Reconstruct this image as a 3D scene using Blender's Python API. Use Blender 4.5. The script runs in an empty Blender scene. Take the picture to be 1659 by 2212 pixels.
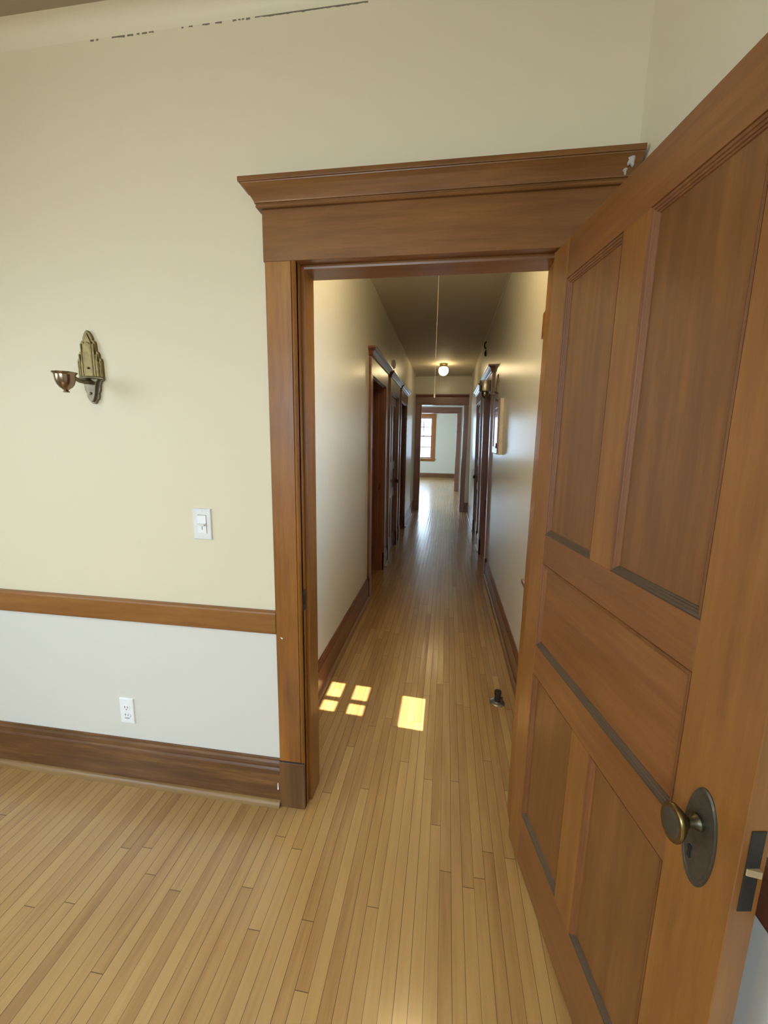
import bpy, bmesh, math, random
from mathutils import Vector, Matrix
random.seed(7)
S = bpy.context.scene
COL = S.collection
R = math.radians

# ------------------------------------------------------------------ camera
CAMZ = 1.48
YAW, PITCH, ROLL, FPX = 0.1479, 0.1713, 0.0163, 891.9
cd = bpy.data.cameras.new('camera'); cam = bpy.data.objects.new('camera', cd); COL.objects.link(cam)
f = Vector((-math.sin(YAW)*math.cos(PITCH), math.cos(YAW)*math.cos(PITCH), -math.sin(PITCH)))
r0 = Vector((math.cos(YAW), math.sin(YAW), 0)); u0 = r0.cross(f)
r = r0*math.cos(ROLL) + u0*math.sin(ROLL); u = -r0*math.sin(ROLL) + u0*math.cos(ROLL)
M = Matrix((r, u, -f)).transposed().to_4x4(); M.translation = Vector((0, 0, CAMZ))
cam.matrix_world = M
cd.sensor_fit = 'HORIZONTAL'; cd.sensor_width = 36.0; cd.lens = FPX/1659*36.0; cd.clip_start = 0.02
S.camera = cam

# ------------------------------------------------------------------ world, light, exposure
S.view_settings.view_transform = 'Standard'; S.view_settings.look = 'None'
S.view_settings.exposure = -0.12; S.view_settings.gamma = 1.0
S.view_settings.use_curve_mapping = False
w = bpy.data.worlds.new('world'); S.world = w; w.use_nodes = True
bg = w.node_tree.nodes['Background']; bg.inputs[0].default_value = (0.58, 0.78, 1.0, 1); bg.inputs[1].default_value = 14.0

def area(name, loc, direction, sx, sy, power, color, spread=180):
    l = bpy.data.lights.new(name, 'AREA'); l.shape = 'RECTANGLE'; l.size = sx; l.size_y = sy
    l.energy = power; l.color = color; l.spread = R(spread)
    o = bpy.data.objects.new(name, l); COL.objects.link(o); o.location = loc
    o.rotation_euler = Vector(direction).to_track_quat('-Z', 'Y').to_euler()
    return o
DAY = (0.70, 0.86, 1.0)
area('daylight_back_window', (-0.95, -2.50, 1.55), (0, 1, -0.72), 1.5, 1.5, 108, DAY, 138)
area('daylight_left_window', (-2.92, -0.30, 1.55), (1, 0, -0.65), 1.6, 1.5, 60, DAY, 150)
area('daylight_far_side_window', (-2.55, 15.0, 1.6), (1, 0, -0.15), 2.0, 1.6, 110, (0.70, 0.86, 1.0))
area('daylight_landing_window', (-2.30, 10.9, 1.6), (1, -0.1, -0.2), 1.6, 1.5, 110, (0.60, 0.79, 1.0))
SUN_DIR = Vector((-1.0, 0.07, -1.5)).normalized()
sl = bpy.data.lights.new('sun', 'SUN'); sl.energy = 34; sl.angle = R(0.5); sl.color = (1.0, 0.93, 0.80)
sun = bpy.data.objects.new('sun', sl); COL.objects.link(sun)
sun.rotation_euler = SUN_DIR.to_track_quat('-Z', 'Y').to_euler()
area('daylight_hall_window', (0.72, 2.02, 1.40), (-1, 0, -0.35), 1.1, 0.30, 115, (0.66, 0.83, 1.0))

# ------------------------------------------------------------------ materials
def mat(name):
    m = bpy.data.materials.new(name); m.use_nodes = True
    nt = m.node_tree; b = nt.nodes['Principled BSDF']
    return m, nt, b
def N(nt, t, **k):
    n = nt.nodes.new(t)
    for a, v in k.items(): setattr(n, a, v)
    return n
def mathn(nt, op, a, b=None, c=None):
    n = N(nt, 'ShaderNodeMath', operation=op)
    for i, v in enumerate((a, b, c)):
        if v is None: continue
        if isinstance(v, (int, float)): n.inputs[i].default_value = v
        else: nt.links.new(v, n.inputs[i])
    return n.outputs[0]
def ramp(nt, fac, stops):
    n = N(nt, 'ShaderNodeValToRGB'); e = n.color_ramp.elements
    while len(e) > len(stops): e.remove(e[-1])
    while len(e) < len(stops): e.new(0.5)
    for i, (p, c) in enumerate(stops):
        e[i].position = p; e[i].color = (*c, 1)
    nt.links.new(fac, n.inputs[0]); return n.outputs[0]
def noise(nt, vec, scale, detail=4, rough=0.55):
    n = N(nt, 'ShaderNodeTexNoise'); n.inputs['Scale'].default_value = scale
    n.inputs['Detail'].default_value = detail; n.inputs['Roughness'].default_value = rough
    nt.links.new(vec, n.inputs['Vector']); return n.outputs['Fac']
def mapping(nt, vec, scale, loc=(0, 0, 0)):
    n = N(nt, 'ShaderNodeMapping'); n.inputs['Scale'].default_value = scale; n.inputs['Location'].default_value = loc
    nt.links.new(vec, n.inputs['Vector']); return n.outputs[0]
def mix(nt, fac, a, b, blend='MIX'):
    n = N(nt, 'ShaderNodeMix', data_type='RGBA', blend_type=blend)
    if isinstance(fac, (int, float)): n.inputs[0].default_value = fac
    else: nt.links.new(fac, n.inputs[0])
    for i, v in ((6, a), (7, b)):
        if isinstance(v, tuple): n.inputs[i].default_value = (*v, 1)
        else: nt.links.new(v, n.inputs[i])
    return n.outputs[2]
def bump(nt, b, h, strength, dist=0.002):
    n = N(nt, 'ShaderNodeBump'); n.inputs['Strength'].default_value = strength; n.inputs['Distance'].default_value = dist
    nt.links.new(h, n.inputs['Height']); nt.links.new(n.outputs[0], b.inputs['Normal'])

def wood(name, dark, mid, light, axis='z', rough=0.38, loc=(0, 0, 0), coat=0.15):
    m, nt, b = mat(name)
    tc = N(nt, 'ShaderNodeTexCoord').outputs['Object']
    k = {'z': (1, 1, 0.07), 'x': (0.07, 1, 1), 'y': (1, 0.07, 1)}[axis]
    v = mapping(nt, tc, tuple(40*a for a in k), loc)
    n1 = noise(nt, v, 1.0, 5, 0.6)
    v2 = mapping(nt, tc, tuple(260*a for a in k), loc)
    n2 = noise(nt, v2, 1.0, 3, 0.6)
    v3 = mapping(nt, tc, tuple(9*(a**0.5) for a in k), loc)
    n3 = noise(nt, v3, 1.0, 3, 0.5)
    s = mathn(nt, 'ADD', mathn(nt, 'MULTIPLY', n1, 0.50), mathn(nt, 'ADD', mathn(nt, 'MULTIPLY', n2, 0.16), mathn(nt, 'MULTIPLY', n3, 0.34)))
    c = ramp(nt, s, [(0.30, dark), (0.50, mid), (0.68, light)])
    nt.links.new(c, b.inputs['Base Color'])
    rr = mathn(nt, 'MULTIPLY_ADD', n3, 0.18, rough-0.09)
    nt.links.new(rr, b.inputs['Roughness'])
    b.inputs['Coat Weight'].default_value = coat; b.inputs['Coat Roughness'].default_value = 0.22
    bump(nt, b, n2, 0.08, 0.001)
    return m
DK, MD, LT = (0.135, 0.046, 0.006), (0.250, 0.093, 0.011), (0.350, 0.148, 0.020)
W_trim_z = wood('varnished_trim_vertical', DK, MD, LT, 'z')
W_trim_x = wood('varnished_trim_horizontal', DK, MD, LT, 'x', loc=(3, 1, 2))
W_head = wood('varnished_head_board', (0.120, 0.046, 0.010), (0.190, 0.076, 0.017), (0.260, 0.112, 0.027), 'x', loc=(1, 5, 2))
W_trim_y = wood('varnished_trim_along_hall', (0.105, 0.036, 0.018), (0.165, 0.060, 0.028), (0.225, 0.088, 0.040), 'y', 0.32, coat=0.4)
W_hall_z = wood('dark_hall_trim', (0.125, 0.044, 0.026), (0.200, 0.075, 0.042), (0.270, 0.105, 0.058), 'z', 0.30, coat=0.4)
W_hall_x = wood('dark_hall_trim_cross', (0.100, 0.036, 0.020), (0.165, 0.062, 0.034), (0.225, 0.088, 0.048), 'x', 0.32, coat=0.3)
W_stile = wood('door_stile_wood', (0.155, 0.058, 0.012), (0.232, 0.092, 0.018), (0.310, 0.132, 0.028), 'z', 0.42)
W_rail = wood('door_rail_wood', (0.130, 0.046, 0.012), (0.195, 0.073, 0.018), (0.265, 0.108, 0.027), 'x', 0.40, loc=(2, 2, 9))
W_panel = wood('door_panel_wood', (0.115, 0.044, 0.011), (0.172, 0.068, 0.016), (0.240, 0.100, 0.025), 'z', 0.42, loc=(7, 3, 1))
W_mould = wood('door_moulding_wood', (0.120, 0.040, 0.010), (0.180, 0.064, 0.015), (0.245, 0.095, 0.022), 'z', 0.5, coat=0)
W_dust = wood('dusty_moulding_wood', (0.055, 0.031, 0.014), (0.090, 0.053, 0.025), (0.135, 0.085, 0.043), 'x', 0.7, coat=0)
W_base = wood('dark_baseboard_wood', (0.045, 0.018, 0.005), (0.122, 0.051, 0.013), (0.250, 0.118, 0.032), 'x', 0.45, loc=(4, 4, 4))
W_plinth = wood('worn_plinth_wood', (0.055, 0.024, 0.007), (0.125, 0.055, 0.014), (0.190, 0.088, 0.022), 'z', 0.55, coat=0)
W_shoe = wood('shoe_moulding_maple', (0.15, 0.082, 0.026), (0.235, 0.135, 0.046), (0.31, 0.19, 0.07), 'x', 0.45)
W_shoe_y = wood('shoe_moulding_dark', (0.15, 0.075, 0.030), (0.22, 0.115, 0.048), (0.30, 0.17, 0.075), 'y', 0.40)

def paint(name, col, rough, crack=False, spec=0.5, cool_light_tint=None):
    m, nt, b = mat(name)
    tc = N(nt, 'ShaderNodeTexCoord').outputs['Object']
    n1 = noise(nt, mapping(nt, tc, (1.3, 1.3, 1.3)), 1.0, 3, 0.5)
    c = mix(nt, mathn(nt, 'MULTIPLY', n1, 0.10), col, tuple(x*0.80 for x in col))
    if cool_light_tint:
        sq = N(nt, 'ShaderNodeSeparateXYZ'); nt.links.new(tc, sq.inputs[0])
        c = mix(nt, mathn(nt, 'LESS_THAN', sq.outputs[2], 0.80), c, cool_light_tint)  # cooler light on the lower wall, put into the colour below the rail
    if crack:
        sp = N(nt, 'ShaderNodeSeparateXYZ'); nt.links.new(tc, sp.inputs[0])
        x, z = sp.outputs[0], sp.outputs[2]
        wob = mathn(nt, 'MULTIPLY', mathn(nt, 'SUBTRACT', noise(nt, mapping(nt, tc, (25, 25, 0)), 1.0, 2), 0.5), 0.006)
        d = mathn(nt, 'ABSOLUTE', mathn(nt, 'SUBTRACT', mathn(nt, 'ADD', z, wob), 2.7335))
        line = mathn(nt, 'LESS_THAN', d, mathn(nt, 'MULTIPLY', noise(nt, mapping(nt, tc, (60, 60, 0), (9, 0, 0)), 1.0, 2), 0.0062))
        blob = mathn(nt, 'GREATER_THAN', noise(nt, mapping(nt, tc, (45, 0, 0), (3, 0, 0)), 1.0, 1), 0.47)
        solid = mathn(nt, 'GREATER_THAN', x, -0.56)
        gate = mathn(nt, 'MAXIMUM', blob, solid)
        seg = None
        for a, e in ((-1.19, -1.16), (-1.13, -0.965), (-0.87, -0.83), (-0.80, -0.735), (-0.70, -0.28)):
            q = mathn(nt, 'MULTIPLY', mathn(nt, 'GREATER_THAN', x, a), mathn(nt, 'LESS_THAN', x, e))
            seg = q if seg is None else mathn(nt, 'MAXIMUM', seg, q)
        thin = mathn(nt, 'MULTIPLY', mathn(nt, 'LESS_THAN', d, 0.0016), mathn(nt, 'GREATER_THAN', x, -0.62))
        msk = mathn(nt, 'MULTIPLY', mathn(nt, 'MULTIPLY', mathn(nt, 'MAXIMUM', mathn(nt, 'MULTIPLY', line, gate), thin), seg), 0.8)
        c = mix(nt, msk, c, (0.035, 0.028, 0.015))
    nt.links.new(c, b.inputs['Base Color']); b.inputs['Roughness'].default_value = rough
    b.inputs['Specular IOR Level'].default_value = spec
    n2 = noise(nt, tc, 220, 3); n3 = noise(nt, tc, 9, 2)
    bump(nt, b, mathn(nt, 'ADD', mathn(nt, 'MULTIPLY', n2, 0.25), mathn(nt, 'MULTIPLY', n3, 1.0)), 0.14, 0.003)
    return m
P_room = paint('cream_wall_paint', (0.705, 0.638, 0.462), 0.55, True, cool_light_tint=(0.665, 0.650, 0.580))
P_cove = paint('cream_cove_paint', (0.72, 0.67, 0.50), 0.5)
P_hall = paint('cream_gloss_hall_paint', (0.72, 0.695, 0.60), 0.27)
P_far = paint('pale_green_wall_paint', (0.56, 0.575, 0.50), 0.6)
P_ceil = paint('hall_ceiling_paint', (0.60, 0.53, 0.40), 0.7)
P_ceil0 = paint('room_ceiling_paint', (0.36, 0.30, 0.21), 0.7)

def floor_mat():
    m, nt, b = mat('maple_strip_floor')
    tc = N(nt, 'ShaderNodeTexCoord').outputs['Object']
    sp = N(nt, 'ShaderNodeSeparateXYZ'); nt.links.new(tc, sp.inputs[0])
    X, Y = sp.outputs[0], sp.outputs[1]
    bw = 0.0385
    xi = mathn(nt, 'DIVIDE', mathn(nt, 'ADD', X, 0.7736+bw*40), bw)
    bi = mathn(nt, 'FLOOR', xi); fx = mathn(nt, 'FRACT', xi)
    wn = N(nt, 'ShaderNodeTexWhiteNoise', noise_dimensions='1D'); nt.links.new(bi, wn.inputs['W'])
    L = mathn(nt, 'MULTIPLY_ADD', wn.outputs['Value'], 0.9, 0.9)
    yo = mathn(nt, 'ADD', mathn(nt, 'DIVIDE', Y, L), mathn(nt, 'MULTIPLY', wn.outputs['Value'], 37.3))
    yi = mathn(nt, 'FLOOR', yo); fy = mathn(nt, 'FRACT', yo)
    cmb = N(nt, 'ShaderNodeCombineXYZ'); nt.links.new(bi, cmb.inputs[0]); nt.links.new(yi, cmb.inputs[1])
    w2 = N(nt, 'ShaderNodeTexWhiteNoise', noise_dimensions='2D'); nt.links.new(cmb.outputs[0], w2.inputs['Vector'])
    tone = w2.outputs['Value']
    off = N(nt, 'ShaderNodeVectorMath', operation='MULTIPLY_ADD'); nt.links.new(w2.outputs['Color'], off.inputs[0])
    off.inputs[1].default_value = (13, 13, 13); nt.links.new(mapping(nt, tc, (34, 2.4, 1)), off.inputs[2])
    g1 = noise(nt, off.outputs[0], 1.0, 5, 0.62)
    off2 = N(nt, 'ShaderNodeVectorMath', operation='MULTIPLY_ADD'); nt.links.new(w2.outputs['Color'], off2.inputs[0])
    off2.inputs[1].default_value = (13, 13, 13); nt.links.new(mapping(nt, tc, (300, 12, 1)), off2.inputs[2])
    g2 = noise(nt, off2.outputs[0], 1.0, 3, 0.6)
    s = mathn(nt, 'ADD', mathn(nt, 'MULTIPLY', tone, 0.26), mathn(nt, 'ADD', mathn(nt, 'MULTIPLY', g1, 0.60), mathn(nt, 'MULTIPLY', g2, 0.14)))
    c = ramp(nt, s, [(0.25, (0.500, 0.308, 0.110)), (0.48, (0.430, 0.246, 0.080)), (0.66, (0.330, 0.168, 0.050)), (0.82, (0.23, 0.105, 0.030))])
    wear = noise(nt, mapping(nt, tc, (3, 1.4, 1)), 1.0, 4, 0.6)
    c = mix(nt, mathn(nt, 'MULTIPLY', wear, 0.22), c, (0.30, 0.19, 0.085))
    speck = mathn(nt, 'GREATER_THAN', noise(nt, mapping(nt, tc, (240, 110, 1)), 1.0, 1, 0.5), 0.80)
    c = mix(nt, mathn(nt, 'MULTIPLY', speck, 0.55), c, (0.16, 0.07, 0.02))
    ex = mathn(nt, 'MULTIPLY', mathn(nt, 'MINIMUM', fx, mathn(nt, 'SUBTRACT', 1.0, fx)), bw)
    ey = mathn(nt, 'MULTIPLY', mathn(nt, 'MINIMUM', fy, mathn(nt, 'SUBTRACT', 1.0, fy)), L)
    gw = mathn(nt, 'MULTIPLY_ADD', wn.outputs['Value'], 0.0007, 0.0005)
    gx = mathn(nt, 'LESS_THAN', ex, gw); gy = mathn(nt, 'LESS_THAN', ey, 0.0011)
    gap = mathn(nt, 'MAXIMUM', gx, gy)
    c = mix(nt, mathn(nt, 'MULTIPLY', gap, 0.85), c, (0.085, 0.038, 0.010))
    nt.links.new(c, b.inputs['Base Color'])
    rr = mathn(nt, 'MULTIPLY_ADD', wear, 0.14, 0.34)
    nt.links.new(mathn(nt, 'ADD', rr, mathn(nt, 'MULTIPLY', gap, 0.3)), b.inputs['Roughness'])
    b.inputs['Coat Weight'].default_value = 0.8; b.inputs['Coat Roughness'].default_value = 0.19; b.inputs['Coat IOR'].default_value = 1.6
    h = mathn(nt, 'SUBTRACT', mathn(nt, 'MULTIPLY', g2, 0.15), gap)
    q = mathn(nt, 'MULTIPLY_ADD', fx, 2.0, -1.0)
    cup = mathn(nt, 'ADD', mathn(nt, 'MULTIPLY', tone, 0.25), mathn(nt, 'MULTIPLY', mathn(nt, 'MULTIPLY', q, q), mathn(nt, 'MULTIPLY_ADD', tone, 0.5, 0.15)))
    bump(nt, b, mathn(nt, 'ADD', mathn(nt, 'ADD', h, cup), mathn(nt, 'MULTIPLY', wear, 2.2)), 0.9, 0.0006)
    nt.links.new(b.inputs['Normal'].links[0].from_socket, b.inputs['Coat Normal'])
    return m
M_floor = floor_mat()

def simple(name, col, rough=0.5, metal=0.0, vary=0.25, scale=30, emis=None):
    m, nt, b = mat(name)
    tc = N(nt, 'ShaderNodeTexCoord').outputs['Object']
    n1 = noise(nt, tc, scale, 4)
    c = mix(nt, n1, tuple(x*(1+vary*0.5) for x in col), tuple(x*(1-vary) for x in col))
    nt.links.new(c, b.inputs['Base Color'])
    nt.links.new(mathn(nt, 'MULTIPLY_ADD', n1, 0.2, rough-0.1), b.inputs['Roughness'])
    b.inputs['Metallic'].default_value = metal
    if emis: b.inputs['Emission Color'].default_value = (*emis[0], 1); b.inputs['Emission Strength'].default_value = emis[1]
    return m
M_brass = simple('aged_brass', (0.24, 0.18, 0.075), 0.34, 1.0, 0.5, 60)
M_brass_gold = simple('gilded_sconce_metal', (0.215, 0.160, 0.060), 0.42, 0.75, 0.55, 60)
M_copper = simple('tarnished_copper_cup', (0.30, 0.22, 0.15), 0.24, 1.0, 0.4, 40)
M_pewter = simple('tarnished_sconce_metal', (0.22, 0.185, 0.12), 0.45, 0.7, 0.4, 70)
M_dark_brass = simple('dark_oiled_brass', (0.13, 0.115, 0.075), 0.42, 0.9, 0.5, 70)
M_dull = simple('dull_brass_plate', (0.095, 0.080, 0.055), 0.5, 0.6, 0.45, 90)
M_lock = simple('blackened_lock_steel', (0.045, 0.045, 0.04), 0.5, 0.6, 0.4, 90)
M_black = simple('black_recess', (0.006, 0.005, 0.004), 0.7)
M_plastic = simple('white_plastic', (0.76, 0.76, 0.75), 0.35, 0, 0.04)
M_plastic2 = simple('white_plastic_bright', (0.84, 0.85, 0.84), 0.3, 0, 0.03)
M_slot = simple('dark_socket_slot', (0.03, 0.03, 0.03), 0.6)
M_caulk = simple('rough_white_plaster', (0.50, 0.47, 0.40), 0.9, 0, 0.5, 90)
M_iron = simple('rusty_iron_pipe', (0.05, 0.034, 0.02), 0.6, 0.5, 0.6, 60)
M_steel = simple('worn_steel_flange', (0.30, 0.28, 0.22), 0.35, 0.9, 0.6, 50)
M_cord = simple('cotton_cord', (0.85, 0.80, 0.62), 0.9)
M_shade = simple('closed_white_roller_shade', (0.75, 0.74, 0.70), 0.8, 0, 0.05)
M_globe = simple('lit_opal_glass_globe', (0.9, 0.85, 0.7), 0.3, 0, 0.02, 5, ((1.0, 0.78, 0.42), 26.0))
M_globe_near = simple('brighter_lit_opal_glass_globe', (0.9, 0.85, 0.7), 0.3, 0, 0.02, 5, ((1.0, 0.78, 0.40), 78.0))
M_box = simple('painted_box_side', (0.66, 0.55, 0.33), 0.5)
def glass_mat(name, col=(1, 1, 1), rough=0.0, alpha=0.12):
    m, nt, b = mat(name)
    tr = N(nt, 'ShaderNodeBsdfTransparent'); gl = N(nt, 'ShaderNodeBsdfGlossy')
    tr.inputs[0].default_value = (*col, 1); gl.inputs['Roughness'].default_value = rough
    mx = N(nt, 'ShaderNodeMixShader'); mx.inputs[0].default_value = alpha
    tc = N(nt, 'ShaderNodeTexCoord').outputs['Object']
    nn = noise(nt, tc, 6, 2); nt.links.new(mathn(nt, 'MULTIPLY_ADD', nn, 0.06, alpha-0.03), mx.inputs[0])
    nt.links.new(tr.outputs[0], mx.inputs[1]); nt.links.new(gl.outputs[0], mx.inputs[2])
    nt.links.new(mx.outputs[0], nt.nodes['Material Output'].inputs[0])
    return m
M_glass = glass_mat('window_glass')
M_shade_glass = glass_mat('smoky_shade_glass', (0.80, 0.76, 0.66), 0.12, 0.30)

# ------------------------------------------------------------------ mesh helpers
LEAN = 0.050/2.80            # the right hall wall is out of plumb: it leans into the hall
class MB:
    def __init__(s): s.v = []; s.f = []; s.mi = []; s.cur = 0
    def add(s, vs, fs):
        n = len(s.v); s.v += [tuple(p) for p in vs]
        for q in fs: s.f.append([n+i for i in q]); s.mi.append(s.cur)
        return s
    def box(s, x0, x1, y0, y1, z0, z1):
        return s.add([(x0,y0,z0),(x1,y0,z0),(x1,y1,z0),(x0,y1,z0),(x0,y0,z1),(x1,y0,z1),(x1,y1,z1),(x0,y1,z1)],
                     [(0,3,2,1),(4,5,6,7),(0,1,5,4),(1,2,6,5),(2,3,7,6),(3,0,4,7)])
    def prism(s, poly, a, b, axis):      # polygon in the two other axes, extruded a..b along axis
        def P(p, t):
            return {'x': (t, p[0], p[1]), 'y': (p[0], t, p[1]), 'z': (p[0], p[1], t)}[axis]
        n = len(poly)
        vs = [P(p, a) for p in poly] + [P(p, b) for p in poly]
        fs = [(i, (i+1) % n, n+(i+1) % n, n+i) for i in range(n)] + [tuple(range(n))[::-1], tuple(range(n, 2*n))]
        return s.add(vs, fs)
    def lathe(s, prof, c=(0, 0, 0), axis='z', seg=32, sx=1, sy=1):
        vs = []
        for rr, h in prof:
            for k in range(seg):
                a = 2*math.pi*k/seg; p, q = rr*math.cos(a)*sx, rr*math.sin(a)*sy
                vs.append({'z': (c[0]+p, c[1]+q, c[2]+h), 'y': (c[0]+p, c[1]+h, c[2]+q), 'x': (c[0]+h, c[1]+p, c[2]+q)}[axis])
        fs = []
        for i in range(len(prof)-1):
            for k in range(seg):
                k2 = (k+1) % seg; fs.append((i*seg+k, i*seg+k2, (i+1)*seg+k2, (i+1)*seg+k))
        fs.append(tuple(range(seg))[::-1]); fs.append(tuple(range((len(prof)-1)*seg, len(prof)*seg)))
        return s.add(vs, fs)
    def tube(s, pts, rad, seg=12):
        pts = [Vector(p) for p in pts]; rads = rad if isinstance(rad, (list, tuple)) else [rad]*len(pts)
        vs = []; up = Vector((0.13, 0.21, 1)).normalized()
        for i, p in enumerate(pts):
            t = (pts[min(i+1, len(pts)-1)] - pts[max(i-1, 0)]).normalized()
            a = t.cross(up).normalized(); b2 = t.cross(a).normalized(); up = -b2 if up.dot(-b2) > 0 else b2
            for k in range(seg):
                an = 2*math.pi*k/seg; vs.append(p + (a*math.cos(an) + b2*math.sin(an))*rads[i])
        fs = []
        for i in range(len(pts)-1):
            for k in range(seg):
                k2 = (k+1) % seg; fs.append((i*seg+k, i*seg+k2, (i+1)*seg+k2, (i+1)*seg+k))
        fs.append(tuple(range(seg))[::-1]); fs.append(tuple(range((len(pts)-1)*seg, len(pts)*seg)))
        return s.add(vs, fs)
    def sweep(s, path, prof, closed_prof=True):
        # path: 2D points (x,y); prof: (outward offset, z); outward = left-hand normal of the path; mitred
        P = [Vector(p) for p in path]; n = len(P); nrm = []
        for i in range(n-1):
            d = (P[i+1]-P[i]).normalized(); nrm.append(Vector((-d.y, d.x)))
        vs = []
        for i in range(n):
            if i == 0: m = nrm[0]
            elif i == n-1: m = nrm[-1]
            else:
                m = nrm[i-1]+nrm[i]; m = m/(m.dot(nrm[i]))
            for o, z in prof: q = P[i]+m*o; vs.append((q.x, q.y, z))
        k = len(prof); fs = []
        for i in range(n-1):
            for j in range(k if closed_prof else k-1):
                j2 = (j+1) % k; fs.append((i*k+j, i*k+j2, (i+1)*k+j2, (i+1)*k+j))
        if closed_prof: fs += [tuple(range(k))[::-1], tuple(range((n-1)*k, n*k))]
        return s.add(vs, fs)
    def rectframe(s, x0, x1, z0, z1, prof, y=0.0, sgn=1, bottom_mat=None):
        # mitred moulding round a rectangular opening in the XZ plane; prof: (inset, depth)
        loops = []
        for ins, d in prof:
            loops.append([(x0+ins, y+sgn*d, z0+ins), (x1-ins, y+sgn*d, z0+ins), (x1-ins, y+sgn*d, z1-ins), (x0+ins, y+sgn*d, z1-ins)])
        vs = [p for l in loops for p in l]; keep = s.cur
        n0 = len(s.v); s.v += vs
        k = len(prof)
        for i in range(k-1):
            for c in range(4):
                c2 = (c+1) % 4
                s.f.append([n0+i*4+c, n0+i*4+c2, n0+(i+1)*4+c2, n0+(i+1)*4+c])
                s.mi.append(bottom_mat if (bottom_mat is not None and c == 0) else keep)
        return s
    def map(s, fn, start=0):
        for i in range(start, len(s.v)): s.v[i] = fn(*s.v[i])
        return s
    def build(s, name, mats, parent=None, bevel=0, smooth=False, lean=False, kind=None, closed=True, label=None):
        me = bpy.data.meshes.new(name)
        vs = [(x-LEAN*z, y, z) for x, y, z in s.v] if lean else s.v
        me.from_pydata(vs, [], s.f)
        if not isinstance(mats, (list, tuple)): mats = [mats]
        for m in mats: me.materials.append(m)
        me.polygons.foreach_set('material_index', s.mi)
        bm = bmesh.new(); bm.from_mesh(me)
        if closed: bmesh.ops.recalc_face_normals(bm, faces=bm.faces)
        bm.to_mesh(me); bm.free()
        if smooth:
            me.polygons.foreach_set('use_smooth', [True]*len(me.polygons))
            try: me.set_sharp_from_angle(angle=R(35))
            except Exception: pass
        o = bpy.data.objects.new(name, me); COL.objects.link(o)
        if parent: o.parent = parent
        if bevel:
            b = o.modifiers.new('bevel', 'BEVEL'); b.width = bevel; b.segments = 2; b.limit_method = 'ANGLE'; b.angle_limit = R(40)
        if kind: o['kind'] = kind
        if label: o['label'] = label
        return o
def empty(name, loc=(0, 0, 0), rz=0, label=None, cat=None, kind=None, group=None):
    o = bpy.data.objects.new(name, None); COL.objects.link(o); o.empty_display_size = 0.1
    o.location = loc; o.rotation_euler = (0, 0, rz)
    if label: o['label'] = label
    if cat: o['category'] = cat
    if kind: o['kind'] = kind
    if group: o['group'] = group
    return o

# ------------------------------------------------------------------ measured layout (metres)
YC, YW, YH = 1.385, 1.405, 1.533          # casing face, room face of the front wall, hall face
XJ, XC = -0.5085, -0.613                  # casing inner / outer edge
FZB, FZT, CT = 2.045, 2.1975, 2.268       # frieze bottom, top, cornice top
LW, RW = -0.697, 0.490                    # hall walls
HC, RC = 2.800, 2.785                     # hall / room ceiling
END = 8.90; V2 = 12.60; FW = 17.0
BB = 0.2035

# floor and ceilings
MB().box(-3.2, 3.2, -3.2, 17.4, -0.12, 0.0).build('floor', M_floor, kind='structure')
MB().box(-3.2, 3.2, -3.2, 1.46, RC, RC+0.12).build('ceiling', P_ceil0, kind='structure')
MB().box(-3.2, 0.64, 1.462, 17.4, HC, HC+0.12).box(0.64, 3.2, 4.1, 17.4, HC, HC+0.12).build('ceiling_hall', P_ceil, kind='structure')

# front wall (with the doorway)
wf = MB()
wf.box(-3.05, XJ-0.022, YW, YH-0.020, 0, HC+0.05); wf.box(0.355, 3.0, YW, YH-0.020, 0, HC+0.05)
wf.box(XJ-0.022, 0.355, YW, YH-0.020, 2.075, HC+0.05)
wf.build('wall_front', P_room, kind='structure')
MB().box(-3.15, -3.0, -3.1, YW, 0, RC+0.05).build('wall_left', P_room, kind='structure')
# right wall of the room: slightly out of square
XR0, XR1, YR1 = 0.497, 0.687, -3.1
MB().prism([(XR0, YW), (XR1, YR1), (XR1+0.15, YR1), (XR0+0.15, YW)], 0, RC+0.05, 'z').build('wall_right', P_room, kind='structure')
def xr(y): return XR0 + (XR1-XR0)*(YW-y)/(YW-YR1)
BY = -2.60
MB().box(-3.05, 0.70, BY-0.12, BY, 0, RC+0.05).build('wall_back', P_room, kind='structure')
# shaded windows behind the camera
def shaded_window(name, cx, z0, z1, wd, along, at):
    e = empty(name, (0, 0, 0), kind='structure')
    a = MB(); c = 0.10
    for b in ((cx-wd/2-c, cx-wd/2, z0, z1), (cx+wd/2, cx+wd/2+c, z0, z1), (cx-wd/2-c, cx+wd/2+c, z1, z1+c), (cx-wd/2-c-0.03, cx+wd/2+c+0.03, z0-0.04, z0)):
        if along == 'x': a.box(b[0], b[1], at, at+0.03, b[2], b[3])
        else: a.box(at, at+0.03, b[0], b[1], b[2], b[3])
    a.build('window_casing', W_trim_z, e, 0.003)
    s = MB()
    if along == 'x': s.box(cx-wd/2, cx+wd/2, at, at+0.008, z0, z1)
    else: s.box(at, at+0.008, cx-wd/2, cx+wd/2, z0, z1)
    s.build('roller_shade', M_shade, e)
shaded_window('window_2', -0.95, 0.80, 2.30, 1.5, 'x', BY)
shaded_window('window_3', -0.30, 0.80, 2.30, 1.6, 'y', -3.0)

# cove between front wall and ceiling
def cove(path, name):
    n = 8; rr = 0.05
    prof = [(rr*(1-math.cos(t*math.pi/2/n)), RC-rr+rr*math.sin(t*math.pi/2/n)) for t in range(n+1)]
    prof = [(-0.0, RC-rr)] + prof[1:] + [(0, RC)]
    return MB().sweep(path, prof).build(name, P_cove, smooth=True, kind='structure')
cove([(0.49, YW), (-3.0, YW)], 'trim_4')
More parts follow.
